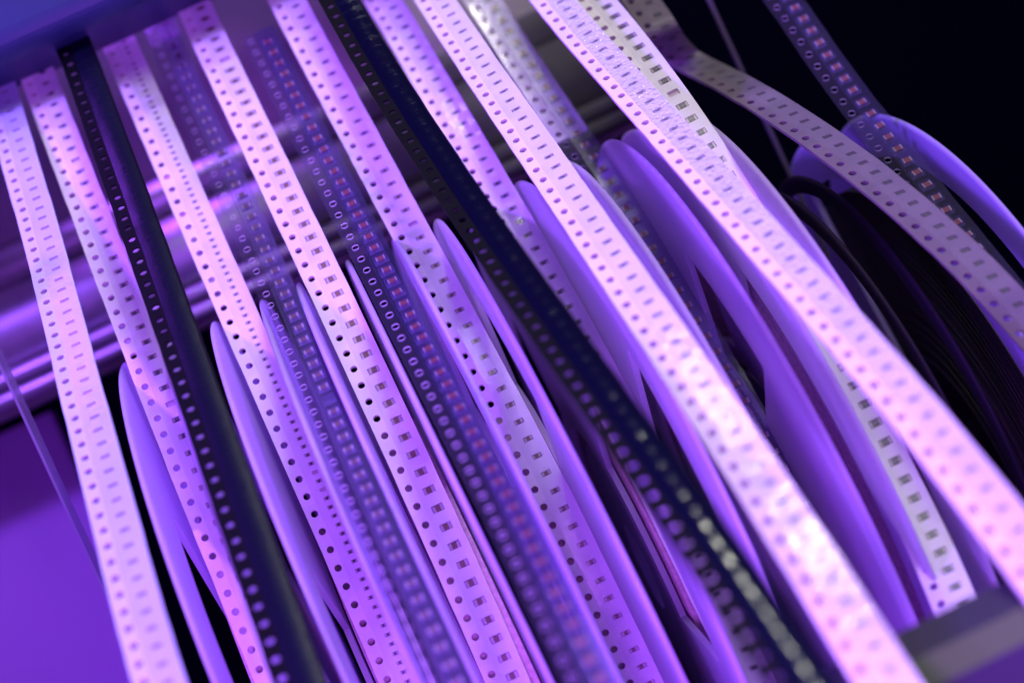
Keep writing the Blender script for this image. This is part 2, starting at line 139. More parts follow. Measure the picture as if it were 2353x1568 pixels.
def mat_clear(name, tint, body, clear=.7, rough=.12, ior=1.45, bs=None, bst=.3, bd=.0002, tcol=None, white=.5, detail=2):
    """thin plastic: see-through, with a little milky body and a glossy skin"""
    mt, nt, out = new_mat(name)
    tr = nd(nt, 'ShaderNodeBsdfTransparent'); tr.inputs[0].default_value = (*tint, 1)
    df = nd(nt, 'ShaderNodeBsdfDiffuse'); df.inputs[0].default_value = (*body, 1)
    tl = nd(nt, 'ShaderNodeBsdfTranslucent'); tl.inputs[0].default_value = (*(tcol or body), 1)
    gl = nd(nt, 'ShaderNodeBsdfGlossy'); gl.inputs['Roughness'].default_value = rough
    fr = nd(nt, 'ShaderNodeLayerWeight'); fr.inputs['Blend'].default_value = .5
    f0 = ((ior-1)/(ior+1))**2
    pw = nd(nt, 'ShaderNodeMath', operation='POWER'); pw.inputs[1].default_value = 5
    nt.links.new(fr.outputs['Facing'], pw.inputs[0])
    ma = nd(nt, 'ShaderNodeMath', operation='MULTIPLY_ADD'); ma.inputs[1].default_value = 1-f0; ma.inputs[2].default_value = f0
    nt.links.new(pw.outputs[0], ma.inputs[0])
    m1 = nd(nt, 'ShaderNodeMixShader'); m1.inputs[0].default_value = white
    nt.links.new(df.outputs[0], m1.inputs[1]); nt.links.new(tl.outputs[0], m1.inputs[2])
    m2 = nd(nt, 'ShaderNodeMixShader'); m2.inputs[0].default_value = clear
    nt.links.new(m1.outputs[0], m2.inputs[1]); nt.links.new(tr.outputs[0], m2.inputs[2])
    m3 = nd(nt, 'ShaderNodeMixShader')
    nt.links.new(ma.outputs[0], m3.inputs[0]); nt.links.new(m2.outputs[0], m3.inputs[1]); nt.links.new(gl.outputs[0], m3.inputs[2])
    if bs:
        b, _ = bump(nt, bs, bst, bd, detail)
        for n in (gl, fr): nt.links.new(b.outputs[0], n.inputs['Normal'])
    nt.links.new(m3.outputs[0], out.inputs[0])
    return mt

PAPER = mat_solid('white_paper_carrier', (.80, .78, .78), .62, c2=(.70, .69, .70), cs=180, bs=2600, bst=.15, bd=.00005, transl=.22, tcol=(.85, .6, .8))
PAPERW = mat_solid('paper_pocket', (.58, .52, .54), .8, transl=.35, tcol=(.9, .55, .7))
PAPERC = mat_solid('bluish_white_carrier', (.54, .60, .74), .55, c2=(.50, .56, .70), cs=180, bs=2600, bst=.12, bd=.00005, transl=.2, tcol=(.6, .6, .85))
PAPERB = mat_solid('dimmed_grey_carrier', (.17, .14, .16), .7, c2=(.14, .12, .14), cs=300, bs=2600, bst=.2, bd=.00005, transl=.3, tcol=(.5, .4, .4))  # grey back of the paper, darkened further for the weak light there
FILM = mat_clear('clear_cover_film', (.97, .97, 1), (.8, .8, .9), .94, .12, 1.4, bs=700, bst=.12, bd=.0002)
FILMV = mat_clear('creased_cover_film', (.97, .97, 1), (.8, .8, .95), .93, .12, 1.42, bs=500, bst=.25, bd=.0006)
FILMR = mat_clear('satin_cover_film', (.97, .97, 1), (.8, .8, .9), .94, .34, 1.35, bs=700, bst=.12, bd=.0002)
FILMW = mat_clear('wrinkled_cover_film', (.95, .95, 1), (.8, .8, .95), .86, .09, 1.5, bs=900, bst=.9, bd=.0011, detail=4)
FILMH = mat_clear('hazy_cover_film', (.95, .95, 1), (.75, .75, .95), .86, .2, 1.45, bs=500, bst=.3, bd=.0003)
CLEAR = mat_clear('clear_plastic_carrier', (.93, .92, .97), (.4, .36, .6), .96, .10, 1.4, bs=300, bst=.06, bd=.0003)
CLEARE = mat_clear('clear_plastic_edge', (.8, .8, .9), (.9, .9, 1), .25, .12, 2.2)
CLEARW = mat_clear('clear_pocket_wall', (.85, .83, .93), (.5, .45, .75), .80, .12, 1.6)
CLEARC = mat_clear('faint_violet_film', (.85, .82, .95), (.4, .35, .65), .86, .12, 1.5, bs=300, bst=.2, bd=.0003)
CLEARB = mat_clear('bluish_plastic_carrier', (.80, .76, .96), (.18, .14, .42), .91, .2, 1.5, bs=300, bst=.15, bd=.0003)
BLACKP = mat_solid('black_plastic_carrier', (.0025, .0025, .004), .5, bs=900, bst=.1, bd=.0001, spec=.05)
DARKFILM = mat_clear('dark_blue_cover_film', (.2, .22, .4), (.004, .006, .032), .4, .13, 1.7, bs=420, bst=.12, bd=.0005, detail=3)
DARKFILM2 = mat_clear('dark_matte_cover_film', (.25, .28, .5), (.006, .007, .035), .45, .3, 1.4, bs=600, bst=.1, bd=.0004, detail=3)
SILVER = mat_solid('tin_terminal', (.36, .30, .33), .48, .2, bs=3000, bst=.2)
BROWN = mat_solid('brown_ceramic', (.13, .05, .03), .55)
REDB = mat_solid('red_brown_ceramic', (.22, .035, .04), .5)
DARKB = mat_solid('dark_brown_ceramic', (.12, .055, .045), .5)
BLACKC = mat_solid('black_resistor_body', (.015, .012, .02), .45)
GLAZE = mat_solid('grey_resistor_glaze', (.06, .05, .07), .45)
GREYC = mat_solid('grey_resistor_body', (.13, .10, .13), .5)
PALEC = mat_solid('pale_component_body', (.17, .13, .21), .6)
MARK = mat_solid('pale_marking', (.30, .27, .36), .6)

# ---------------------------------------------------------------- object helpers
def link(name, me, parent=None, mats=()):
    o = bpy.data.objects.new(name, me); COL.objects.link(o)
    for mt in mats: me.materials.append(mt)
    if parent: o.parent = parent
    return o
def mesh_from(bm, smooth=False):
    me = bpy.data.meshes.new('m')
    bmesh.ops.recalc_face_normals(bm, faces=bm.faces)
    bm.to_mesh(me); bm.free()
    if smooth:
        for p in me.polygons: p.use_smooth = True
    return me
def thing(name, loc, label, cat, group=None):
    o = bpy.data.objects.new(name, None); COL.objects.link(o)
    o.location = W(loc); o.empty_display_size = .005
    o['label'] = label; o['category'] = cat
    if group: o['group'] = group
    return o
def rel(parent, p):
    return W(p) - parent.location

# ---------------------------------------------------------------- tapes
class Path:
    def __init__(s, key, ext0=8, ext1=5):
        C, P = PATHS[key]
        s.P = [Vector(p) for p in P]; s.n = len(P)
        if key == 'T15': s.P = [v*(1-.12*min(1, i/12)-.05*max(0, min(1, (i-14)/18))) for i, v in enumerate(s.P)]
        if key == 'T14':   # lies on its reel: keep it outside the coil
            for i, v in enumerate(s.P):
                f = 1-.03*min(1, i/10)
                while math.hypot(v.y*f-57, v.z*f-419) < 70 and i > 15: f -= .002
                s.P[i] = v*f
            for _ in range(6): s.P[1:-1] = [(a+2*b+c)/4 for a, b, c in zip(s.P, s.P[1:], s.P[2:])]
        s.c0, s.c1 = Vector(C[0]), Vector(C[1])
        s.k0, s.k1 = -ext0, s.n-1+ext1
        s.t0 = (s.P[3]-s.P[0])/3; s.t1 = (s.P[-1]-s.P[-4])/3
        s.b0 = ((s.P[0]-2*s.P[3]+s.P[6])/9) if s.n > 7 else Vector()
        s.b1 = Vector() if key == 'T14' else ((s.P[-1]-2*s.P[-4]+s.P[-7])/9) if s.n > 7 else Vector()
    def g(s, i):
        if i < 0: return s.P[0] + s.t0*i + s.b0*.3*i*i
        if i >= s.n: return s.P[-1] + s.t1*(i-s.n+1) + s.b1*.3*(i-s.n+1)**2
        return s.P[i]
    def pos(s, k):
        i = math.floor(k); f = k-i
        a, b, c, d = s.g(i-1), s.g(i), s.g(i+1), s.g(i+2)
        return .5*((2*b)+(c-a)*f+(2*a-5*b+4*c-d)*f*f+(3*b-a-3*c+d)*f**3)
    def frame(s, k):
        T = (s.pos(k+.5)-s.pos(k-.5)).normalized()
        f = min(max(k/(s.n-1), 0), 1)
        C = s.c0.lerp(s.c1, f)
        C = C.normalized()
        N = T.cross(C).normalized()
        if N.dot(s.pos(k)) > 0: N = -N
        return s.pos(k), C, T, N
    def at(s, k, c, h):
        p, C, T, N = s.frame(k)
        return p + C*(c+2.25) + N*h

def ring_pts():
    out = []
    for i in range(16):
        side, j = divmod(i, 4)
        t = -1 + j*.5
        out.append([(t, -1), (1, t), (-t, 1), (-1, -t)][side])
    return out
RING = ring_pts()

def carrier(path, parent, mats, th=.8, pitch=1.0, ph=.5, pc=.95, ps=.55, depth=.6, k0=None, k1=None, jitter=0):
    """punched carrier tape: sprocket holes right through, one pocket per component"""
    bm = bmesh.new()
    cache = {}
    L = parent.location
    fr = {}
    def V(k, c, h):
        key = (round(k*1000), round(c*1000), round(h*1000))
        v = cache.get(key)
        if v is None:
            kk = round(k, 4)
            if kk not in fr: fr[kk] = path.frame(kk)
            p, C, T, N = fr[kk]
            v = bm.verts.new(W(p + C*(c+2.25) + N*h) - L); cache[key] = v
        return v
    def F(vs, mi=0):
        try:
            f = bm.faces.new(vs); f.material_index = mi; return f
        except ValueError:
            return None
    k0 = path.k0 if k0 is None else k0; k1 = path.k1 if k1 is None else k1
    SPL = -.5
    for k in range(k0, k1+1):
        circ = []
        for (a, b) in RING:
            ang = math.atan2(b, a)
            circ.append((k + math.cos(ang)*.75/4, -2.25 + math.sin(ang)*.75))
        sq = [(k + a*.5, -2.25 + b*1.75) for a, b in RING]
        for h in (0, -th):
            for i in range(16):
                j = (i+1) % 16
                F([V(*sq[i], h), V(*sq[j], h), V(*circ[j], h), V(*circ[i], h)])
        for i in range(16):
            j = (i+1) % 16
            F([V(*circ[i], 0), V(*circ[j], 0), V(*circ[j], -th), V(*circ[i], -th)], 1)
        for q in (-.5, -.25, 0, .25):
            F([V(k+q, -4, 0), V(k+q+.25, -4, 0), V(k+q+.25, -4, -th), V(k+q, -4, -th)])
    # pocket strip
    n = int(round(1/pitch))
    hs = ps/8
    s0 = k0-.5; s1 = k1+.5
    cs = [SPL, 1.25-pc, 1.25+pc, 4.0]
    centers = []
    c = math.ceil((s0-ph)/pitch)*pitch + ph
    while c < s1 + 1e-6:
        centers.append(round(c, 4)); c += pitch
    brk = sorted(set([round(s0+i*.25, 4) for i in range(int((s1-s0)*4)+1)]))
    segs = set(brk)
    pk = []
    for c in centers:
        if c-hs > s0 and c+hs < s1:
            segs.add(round(c-hs, 4)); segs.add(round(c+hs, 4)); pk.append(c)
    segs = sorted(segs)
    for a, b in zip(segs[:-1], segs[1:]):
        mid = (a+b)/2
        inp = any(abs(mid-c) < hs for c in pk)
        for ci in range(3):
            if inp and ci == 1: continue
            F([V(a, cs[ci], 0), V(b, cs[ci], 0), V(b, cs[ci+1], 0), V(a, cs[ci+1], 0)])
        if depth < th:
            F([V(a, SPL, -th), V(b, SPL, -th), V(b, 4, -th), V(a, 4, -th)])
        F([V(a, 4, 0), V(b, 4, 0), V(b, 4, -th), V(a, 4, -th)])
        if inp:
            lo, hi = cs[1], cs[2]
            F([V(a, lo, -depth), V(b, lo, -depth), V(b, hi, -depth), V(a, hi, -depth)], 2)
            F([V(a, lo, 0), V(b, lo, 0), V(b, lo, -depth), V(a, lo, -depth)], 2)
            F([V(a, hi, 0), V(b, hi, 0), V(b, hi, -depth), V(a, hi, -depth)], 2)
    for c in pk:
        for e in (c-hs, c+hs):
            e = round(e, 4)
            F([V(e, cs[1], 0), V(e, cs[2], 0), V(e, cs[2], -depth), V(e, cs[1], -depth)], 2)
    for e in (s0, s1):
        F([V(e, -4, 0), V(e, SPL, 0), V(e, SPL, -th), V(e, -4, -th)])
        F([V(e, SPL, 0), V(e, 4, 0), V(e, 4, -th), V(e, SPL, -th)])
    me = mesh_from(bm)
    o = link('carrier', me, parent, mats)
    return o, pk

def film(path, parent, mat, c0=-1.15, c1=3.85, h=.06, name='cover_film', wr=0.0, k0=None, k1=None, nc=5, bulge=0.0, bp=1.0, bph=.5, sag=0.0, wfun=None):
    bm = bmesh.new(); L = parent.location
    k0 = (path.k0-.5) if k0 is None else k0; k1 = (path.k1+.5) if k1 is None else k1
    step = .125 if (wr or bulge) else .5
    rows = []
    n = int((k1-k0)/step)
    if wr or bulge: nc = 12
    for i in range(n+1):
        k = k0+i*step; r = []
        p, C, T, N = path.frame(k)
        for j in range(nc+1):
            f = j/nc; c = c0+(c1-c0)*f
            hh = h + sag*math.sin(math.pi*f)
            if bulge:
                d = abs(((k-bph+bp/2) % bp)-bp/2)/bp*2
                hh += bulge*math.sin(math.pi*f)*(1-d*d)
            if wr:
                w = wr*(wfun(k) if wfun else 1)
                e = math.sin(math.pi*min(1, max(0, f)))**.5 if 0 < f < 1 else 0
                hh += w*e*(noise.noise(Vector((k*3.1, c*1.7, path.n*.37)))+.6*noise.noise(Vector((k*7.3, c*4.1, 3.3))))
            r.append(bm.verts.new(W(p+C*(c+2.25)+N*hh)-L))
        rows.append(r)
    for a, b in zip(rows[:-1], rows[1:]):
        for j in range(nc):
            bm.faces.new((a[j], a[j+1], b[j+1], b[j]))
    me = mesh_from(bm, True)
    return link(name, me, parent, [mat])

def box_bm(bm, cx, cy, cz, sx, sy, sz, mi=0, bev=0):
    vs = [bm.verts.new((cx+a*sx/2, cy+b*sy/2, cz+c*sz/2)) for a in (-1, 1) for b in (-1, 1) for c in (-1, 1)]
    for q in ((0, 1, 3, 2), (4, 6, 7, 5), (0, 4, 5, 1), (2, 3, 7, 6), (0, 2, 6, 4), (1, 5, 7, 3)):
        bm.faces.new([vs[i] for i in q]).material_index = mi
def text_faces(bm, txt, size, z, mi):
    cu = bpy.data.curves.new('t', 'FONT'); cu.body = txt; cu.size = size; cu.align_x = 'CENTER'; cu.align_y = 'CENTER'
    cu.resolution_u = 2
    ob = bpy.data.objects.new('t', cu); COL.objects.link(ob)
    bpy.context.view_layer.update()
    me = ob.to_mesh()
    vm = [bm.verts.new((v.co.x, v.co.y, z)) for v in me.vertices]
    for p in me.polygons:
        try: bm.faces.new([vm[i] for i in p.vertices]).material_index = mi
        except ValueError: pass
    ob.to_mesh_clear(); bpy.data.objects.remove(ob); bpy.data.curves.remove(cu)
def chip_mesh(l, w, h, term, body, glaze=False, text=None, termmat=None):
    bm = bmesh.new()
    box_bm(bm, 0, 0, -h/2, l-2*term, w*.97, h*.96, 0)
    for s in (-1, 1):
        box_bm(bm, s*(l/2-term/2), 0, -h/2, term, w, h, 1)
    mats = [body, termmat or SILVER]
    if glaze:
        box_bm(bm, 0, 0, .0, (l-2*term)*.78, w*.68, .03, 2); mats.append(GLAZE)
    if text:
        text_faces(bm, text, w*.62, .025, len(mats)); mats.append(MARK)
    bmesh.ops.scale(bm, vec=(MM, MM, MM), verts=bm.verts)
    me = bpy.data.meshes.new('chip'); bmesh.ops.recalc_face_normals(bm, faces=[f for f in bm.faces if len(f.verts) == 4][:0] or bm.faces)
    bm.to_mesh(me); bm.free()
    for mt in mats: me.materials.append(mt)
    return me
def chips(path, parent, me, ks, h=-.12, name='component', slip=.12, rot=5, off=0.0):
    for k in ks:
        if random.random() < .025: continue      # an empty pocket now and then
        p, C, T, N = path.frame(k)
        X = Dv(C); Z = Dv(N); Y = Z.cross(X).normalized(); X = Y.cross(Z).normalized()
        a = math.radians(random.uniform(-rot, rot))
        X2 = X*math.cos(a)+Y*math.sin(a); Y2 = Y*math.cos(a)-X*math.sin(a)
        q = W(p + C*(3.5+off+random.uniform(-slip, slip)) + T*random.uniform(-slip*.6, slip*.6) + N*h)
        o = bpy.data.objects.new(name, me); COL.objects.link(o)
        mt = Matrix((X2, Y2, Z)).transposed().to_4x4(); mt.translation = q - parent.location
        o.parent = parent
        o.matrix_local = mt
def chips_joined(path, parent, me_fn, ks, h, mat, l, w, hh):
    bm = bmesh.new(); L = parent.location
    for k in ks:
        p, C, T, N = path.frame(k)
        for mi, (cc, ww) in enumerate(((0, l),)):
            b = p + C*(3.5+random.uniform(-.1, .1)) + N*h
            vs = []
            for dz in (0, -hh):
                for a, c in ((-1, -1), (1, -1), (1, 1), (-1, 1)):
                    vs.append(bm.verts.new(W(b + C*a*l/2 + T*c*w/2 + N*dz) - L))
            for q in ((0, 1, 2, 3), (7, 6, 5, 4), (0, 4, 5, 1), (1, 5, 6, 2), (2, 6, 7, 3), (3, 7, 4, 0)):
                bm.faces.new([vs[i] for i in q])
    o = link('component_row', mesh_from(bm), parent, [mat]); o['kind'] = 'stuff'

TG = 'component tapes running side by side into the feeders'
def tape(key, label, ext=(8, 5)):
    p = Path(key, *ext)
    mid = p.pos(p.n//2)
    t = thing('component_tape', tuple(mid), label, 'component tape', TG)
    return p, t

M0603k = chip_mesh(1.5, .8, .45, .3, BLACKC, glaze=True)
M0603d = chip_mesh(1.6, .85, .45, .3, BLACKC, termmat=BLACKC)
M0603g = chip_mesh(1.55, .8, .45, .25, GREYC, glaze=True)
M0603p = chip_mesh(1.6, .8, .4, .3, PALEC, termmat=PALEC)
M0603b = chip_mesh(1.65, .85, .6, .42, DARKB)
M0402 = chip_mesh(.95, .5, .35, .25, BLACKC)
M0805b = chip_mesh(2.05, 1.3, .6, .5, BROWN)
M0805d = chip_mesh(2.0, 1.3, .7, .45, DARKB)
M0805r = chip_mesh(1.9, 1.35, .7, .3, REDB)
M0805s = chip_mesh(1.9, 1.2, .7, .45, REDB)
M0805t = chip_mesh(2.1, 1.3, .5, .35, BLACKC, glaze=False, text='1501')

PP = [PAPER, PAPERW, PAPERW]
# 1
p, t = tape('T1', 'white paper tape with pale pockets, leftmost of all the tapes', (6, 6))
o, pk = carrier(p, t, [PAPERC, PAPERW, PAPERW], th=.85, pc=.9, ps=.95, depth=.6)
chips(p, t, M0603p, pk, h=-.2); film(p, t, FILMH)
# 2
p, t = tape('T2', 'white paper tape with black resistors, left of the first black tape', (1, 6))
o, pk = carrier(p, t, PP, pc=1.0, ps=1.2)
chips(p, t, M0603k, pk, h=-.08, slip=.2); film(p, t, FILM)
# 3
p, t = tape('T3', 'black plastic tape with dark film, nearest the left of the two black tapes', (1, 6))
o, pk = carrier(p, t, [BLACKP, BLACKP, BLACKP], th=.35, pitch=.5, ph=.25, pc=.5, ps=.7, depth=.5)
chips_joined(p, t, None, pk, -.25, GREYC, .8, .5, .2)
film(p, t, DARKFILM2, c0=-1.0, c1=3.6, h=.16, sag=.25)
# 4
p, t = tape('T4', 'white paper tape with tiny closely spaced black chips', (1, 6))
o, pk = carrier(p, t, PP, th=.6, pitch=.5, ph=0, pc=.6, ps=.75, depth=.4)
chips(p, t, M0402, pk, h=-.06, slip=.08); film(p, t, FILM)
# 5
p, t = tape('T5', 'clear plastic tape with dark brown chips, between the tiny-chip tape and brown-chip tape', (8, 6))
o, pk = carrier(p, t, [CLEAR, CLEARE, CLEARW], th=.3, pc=1.35, ps=1.9, depth=1.0)
chips(p, t, M0805d, pk, h=-.25); film(p, t, CLEARC, c0=-1.0, c1=3.75, h=.1)
# 6
p, t = tape('T6', 'white paper tape with large brown capacitors in sharp focus', (8, 7))
o, pk = carrier(p, t, PP, th=.85, pc=1.2, ps=1.5, depth=.7)
chips(p, t, M0805b, pk, h=-.1); film(p, t, FILM)
# 7
p, t = tape('T7', 'bluish clear plastic tape with red-brown chips, right of the brown-capacitor tape', (8, 5))
o, pk = carrier(p, t, [CLEAR, CLEARE, CLEARW], th=.3, pc=1.5, ps=2.2, depth=1.1)
chips(p, t, M0805r, pk, h=-.25); film(p, t, CLEARB, c0=-1.0, c1=3.95, h=.14)
# 8
p, t = tape('T8', 'white paper tape with small brown capacitors, passing left of the second black tape', (8, 7))
o, pk = carrier(p, t, PP, th=.8, pc=.98, ps=1.05, depth=.65)
chips(p, t, M0603b, pk, h=-.08); film(p, t, FILM)
# 9
p, t = tape('T9', 'black plastic tape with rippled glossy blue film in the middle of the picture', (8, 9))
o, pk = carrier(p, t, [BLACKP, BLACKP, BLACKP], th=.35, pc=1.1, ps=1.7, depth=.9)
chips_joined(p, t, None, pk, -.4, BLACKP, 1.6, 1.1, .3)
film(p, t, DARKFILM, c0=-.9, c1=3.7, h=.15, bulge=.07, sag=.3, wr=.07, wfun=lambda k: max(.12, 1-abs(k-8)/14))
# 10
p, t = tape('T10', 'white paper tape with black resistors, partly under the middle black tape', (8, 5))
o, pk = carrier(p, t, PP, pc=.98, ps=1.05)
chips(p, t, M0603k, pk, h=-.08); film(p, t, FILM)
# 11
p, t = tape('T11', 'wide bright white paper tape running out at the bottom edge beside the grey bar', (8, 12))
o, pk = carrier(p, t, PP, th=.85, pc=.95, ps=.98)
chips(p, t, M0603g, pk, h=-.1); film(p, t, FILMV, wr=.035, h=.14, wfun=lambda k: .15+.85*min(1, max(0, (k-38)/6)))
# 12
p, t = tape('T12', 'clear plastic tape with red chips, right of a bright white resistor tape', (8, 5))
o, pk = carrier(p, t, [CLEAR, CLEARE, CLEARW], th=.3, pc=1.2, ps=1.7, depth=.9)
chips(p, t, M0805s, pk, h=-.25); film(p, t, CLEARB, c0=-1.0, c1=3.8, h=.1)
class Sub: pass
q = Path('T12', 8, 0)
q.P = [v + Vector((0, .3, 1.6)) for v in q.P]
t2 = thing('paper_leader', tuple(q.pos(6)), 'white punched paper strip lying behind the clear red-chip tape', 'paper strip')
carrier(q, t2, PP, th=.4, pc=.9, ps=.9, depth=.3, k0=-8, k1=11)
# 13
p, t = tape('T13', 'white paper tape with sparkling wrinkled film sweeping to the right edge', (8, 9))
o, pk = carrier(p, t, PP, th=.85, pc=.95, ps=.95)
chips(p, t, M0603g, pk, h=-.1)
film(p, t, FILMW, wr=.16, h=.2, c0=-1.2, c1=3.9, wfun=lambda k: max(.12, 1-k/22)+.5*min(1, max(0, (k-36)/8)))
# 14
p, t = tape('T14', 'white paper tape with black resistors marked 1501, under the sparkling tape', (8, 12))
o, pk = carrier(p, t, PP, th=.85, pc=1.2, ps=1.55, depth=.7)
chips(p, t, M0805t, pk, h=-.1, slip=.08); film(p, t, FILMR)
# 15
p, t = tape('T15', 'dim grey paper tape bending away to the right in front of the far reel', (8, 6))
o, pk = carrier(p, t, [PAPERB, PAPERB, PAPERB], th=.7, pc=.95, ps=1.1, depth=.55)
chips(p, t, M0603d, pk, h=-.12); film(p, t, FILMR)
# 16
p, t = tape('T16', 'dim violet clear tape with dark red chips at the upper right', (10, 6))
o, pk = carrier(p, t, [CLEAR, CLEARE, CLEARW], th=.3, pc=1.35, ps=2.1, depth=1.0)
chips(p, t, M0805r, pk, h=-.25); film(p, t, CLEARB, c0=-1.0, c1=3.8, h=.1)

# ---------------------------------------------------------------- reels
FLANGE = mat_solid('milky_reel_plastic', (.88, .82, .90), .34, c2=(.76, .70, .82), cs=60, bs=120, bst=.12, bd=.0006, transl=.68, tcol=(.75, .62, .9))
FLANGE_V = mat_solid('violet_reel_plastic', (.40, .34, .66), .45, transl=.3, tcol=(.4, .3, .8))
DREEL = mat_solid('unlit_reel_plastic', (.014, .009, .024), .5, spec=.08)  # near-black colour stands in for reel parts that catch no light
def see_through(mt, f):
    nt = mt.node_tree; out = [n for n in nt.nodes if n.type == 'OUTPUT_MATERIAL'][0]
    src = out.inputs[0].links[0].from_socket
    tr = nd(nt, 'ShaderNodeBsdfTransparent'); mx = nd(nt, 'ShaderNodeMixShader'); mx.inputs[0].default_value = f
    nt.links.new(src, mx.inputs[1]); nt.links.new(tr.outputs[0], mx.inputs[2]); nt.links.new(mx.outputs[0], out.inputs[0])
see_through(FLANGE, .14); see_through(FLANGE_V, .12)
COIL_P = mat_solid('paper_coil_edge', (.55, .40, .42), .75, c2=(.42, .28, .30), cs=900)
COIL_K = mat_solid('black_coil_edge', (.005, .0045, .007), .55, bs=900, bst=.2)
HUB = mat_solid('reel_hub_plastic', (.45, .42, .6), .5)

def flange(parent, X, cy, cz, R, phase, mat, th=1.2, rin=34, wr=(40, 79), warc=62, nw=3, name='flange'):
    """disc with rounded rim and window openings; angles are measured from the top towards the viewer"""
    bm = bmesh.new(); L = parent.location
    N = 144
    def inwin(deg):
        for w in range(nw):
            c = phase + w*360/nw
            d = (deg-c+180) % 360-180
            if abs(d) < warc/2: return warc/2-abs(d)
        return None
    radii = [rin, wr[0]-2, wr[0], (wr[0]+wr[1])/2, wr[1]-6, wr[1]-2, wr[1], wr[1]+1.2, R-1.0, R-.3, R]
    vt = {}
    def V(i, j, s):
        i %= N
        key = (i, j, s)
        if key not in vt:
            r = radii[j]; a = math.radians(i*360/N)
            t2 = th/2
            if j >= len(radii)-2: t2 = th/2*(.75 if j == len(radii)-2 else .25)
            wob = .5*math.sin(a*2+phase)*((r-rin)/(R-rin))**2
            vt[key] = bm.verts.new(W((X+s*t2+wob, cy-r*math.cos(a), cz-r*math.sin(a)))-L)
        return vt[key]
    cells = set()
    for i in range(N):
        deg = (i+.5)*360/N
        dd = inwin(deg)
        for j in range(len(radii)-1):
            if dd is not None and radii[j] >= wr[0]-.01 and radii[j+1] <= wr[1]+.01:
                # rounded window corners
                continue
            cells.add((i, j))
    for (i, j) in cells:
        for s in (-1, 1):
            bm.faces.new((V(i, j, s), V(i+1, j, s), V(i+1, j+1, s), V(i, j+1, s)))
        nb = (((i+1) % N, j), ((i-1) % N, j), (i, j+1), (i, j-1))
        ed = (((i+1, j), (i+1, j+1)), ((i, j), (i, j+1)), ((i, j+1), (i+1, j+1)), ((i, j), (i+1, j)))
        for q, e in zip(nb, ed):
            if q not in cells:
                a, b = e
                bm.faces.new((V(*a, -1), V(*b, -1), V(*b, 1), V(*a, 1)))
    o = link(name, mesh_from(bm, True), parent, [mat])
    md = o.modifiers.new('edge', 'EDGE_SPLIT'); md.split_angle = math.radians(50)
    return o
def coil(parent, X0, X1, cy, cz, r0, r1, mat, name='wound_tape'):
    bm = bmesh.new(); L = parent.location
    N = 120; turns = max(3, int((r1-r0)/(.55 if mat.name.startswith('black') else .8))); rj = .06 if mat.name.startswith('black') else .2
    prof = [(X0, r0)]
    for i in range(turns):
        ra = r0+(r1-r0)*i/turns; rb = r0+(r1-r0)*(i+1)/turns
        off = random.uniform(-rj, rj)
        prof += [(X0+.3+off, ra+.05), (X0+off, ra+.1), (X0+off, rb-.1), (X0+.3+off, rb-.05)]
    prof += [(X0, r1), (X1, r1)]
    for i in range(turns):
        rb = r1-(r1-r0)*i/turns; ra = r1-(r1-r0)*(i+1)/turns
        off = random.uniform(-rj, rj)
        prof += [(X1-.3+off, rb-.05), (X1+off, rb-.1), (X1+off, ra+.1), (X1-.3+off, ra+.05)]
    rows = []
    for i in range(N):
        a = math.radians(i*360/N)
        rows.append([bm.verts.new(W((x, cy-r*math.cos(a), cz-r*math.sin(a)))-L) for x, r in prof])
    for i in range(N):
        A, B = rows[i], rows[(i+1) % N]
        for j in range(len(prof)-1):
            bm.faces.new((A[j], A[j+1], B[j+1], B[j]))
    return link(name, mesh_from(bm), parent, [mat])
RG = 'milky plastic reels on a common shaft'
def coil_radius(key, cy=57, cz=419):
    p = Path(key, 0, 0)
    return min(math.hypot(v.y-cy, v.z-cz) for v in p.P) - 2.0
def reel(x0, x1, phase, label, nw=3, rin=34, hmat=None, cy=57, cz=419, R=88, rc=54, mat=None, cmat=None, coil_in=(1.4, 1.4), warc=62, wr=(40, 79), name='tape_reel'):
    t = thing(name, ((x0+x1)/2, cy, cz), label, 'reel', RG)
    flange(t, x0, cy, cz, R, phase, mat or FLANGE, warc=warc, wr=wr, nw=nw, rin=rin)
    flange(t, x1, cy, cz, R, phase, mat or FLANGE, warc=warc, wr=wr, nw=nw, rin=rin)
    coil(t, x0+coil_in[0], x1-coil_in[1], cy, cz, 30, rc, cmat or COIL_P)
    # hub tube
    bm = bmesh.new(); L = t.location; N = 48; rows = []
    for i in range(N):
        a = math.radians(i*360/N)
        rows.append([bm.verts.new(W((x, cy-r*math.cos(a), cz-r*math.sin(a)))-L) for x, r in ((x0+.6, 29.5), (x1-.6, 29.5), (x1-.6, 10), (x0+.6, 10))])
    for i in range(N):
        A, B = rows[i], rows[(i+1) % N]
        for j in range(4): bm.faces.new((A[j], A[(j+1) % 4], B[(j+1) % 4], B[j]))
    link('hub', mesh_from(bm), t, [hmat or HUB])
    return t
reel(-45.4, -34.8, 64, 'milky reel under the leftmost black-resistor tape, first from the left', rc=coil_radius('T2'), warc=48, wr=(38, 71))
reel(-24.6, -13.4, 84, 'milky reel fed by the tiny-chip white tape, second from the left', rc=coil_radius('T4'), warc=50, wr=(38, 71))
reel(-4.7, 6.9, 72, 'milky reel holding the brown-capacitor tape, third from the left', rc=coil_radius('T6'), warc=56, wr=(40, 72))
reel(17.8, 28.0, 34, 'milky reel with a dark window beside the small brown-capacitor tape', rc=coil_radius('T8'), warc=38, wr=(50, 74))
reel(37.2, 47.9, 75, 'milky reel half hidden behind the middle black tape', rc=coil_radius('T10'), warc=50, wr=(40, 72))
reel(58.4, 69.3, 47, 'milky reel with its tall rounded rim right of the clear red-chip tape', rc=coil_radius('T12'), warc=30, wr=(42, 70))
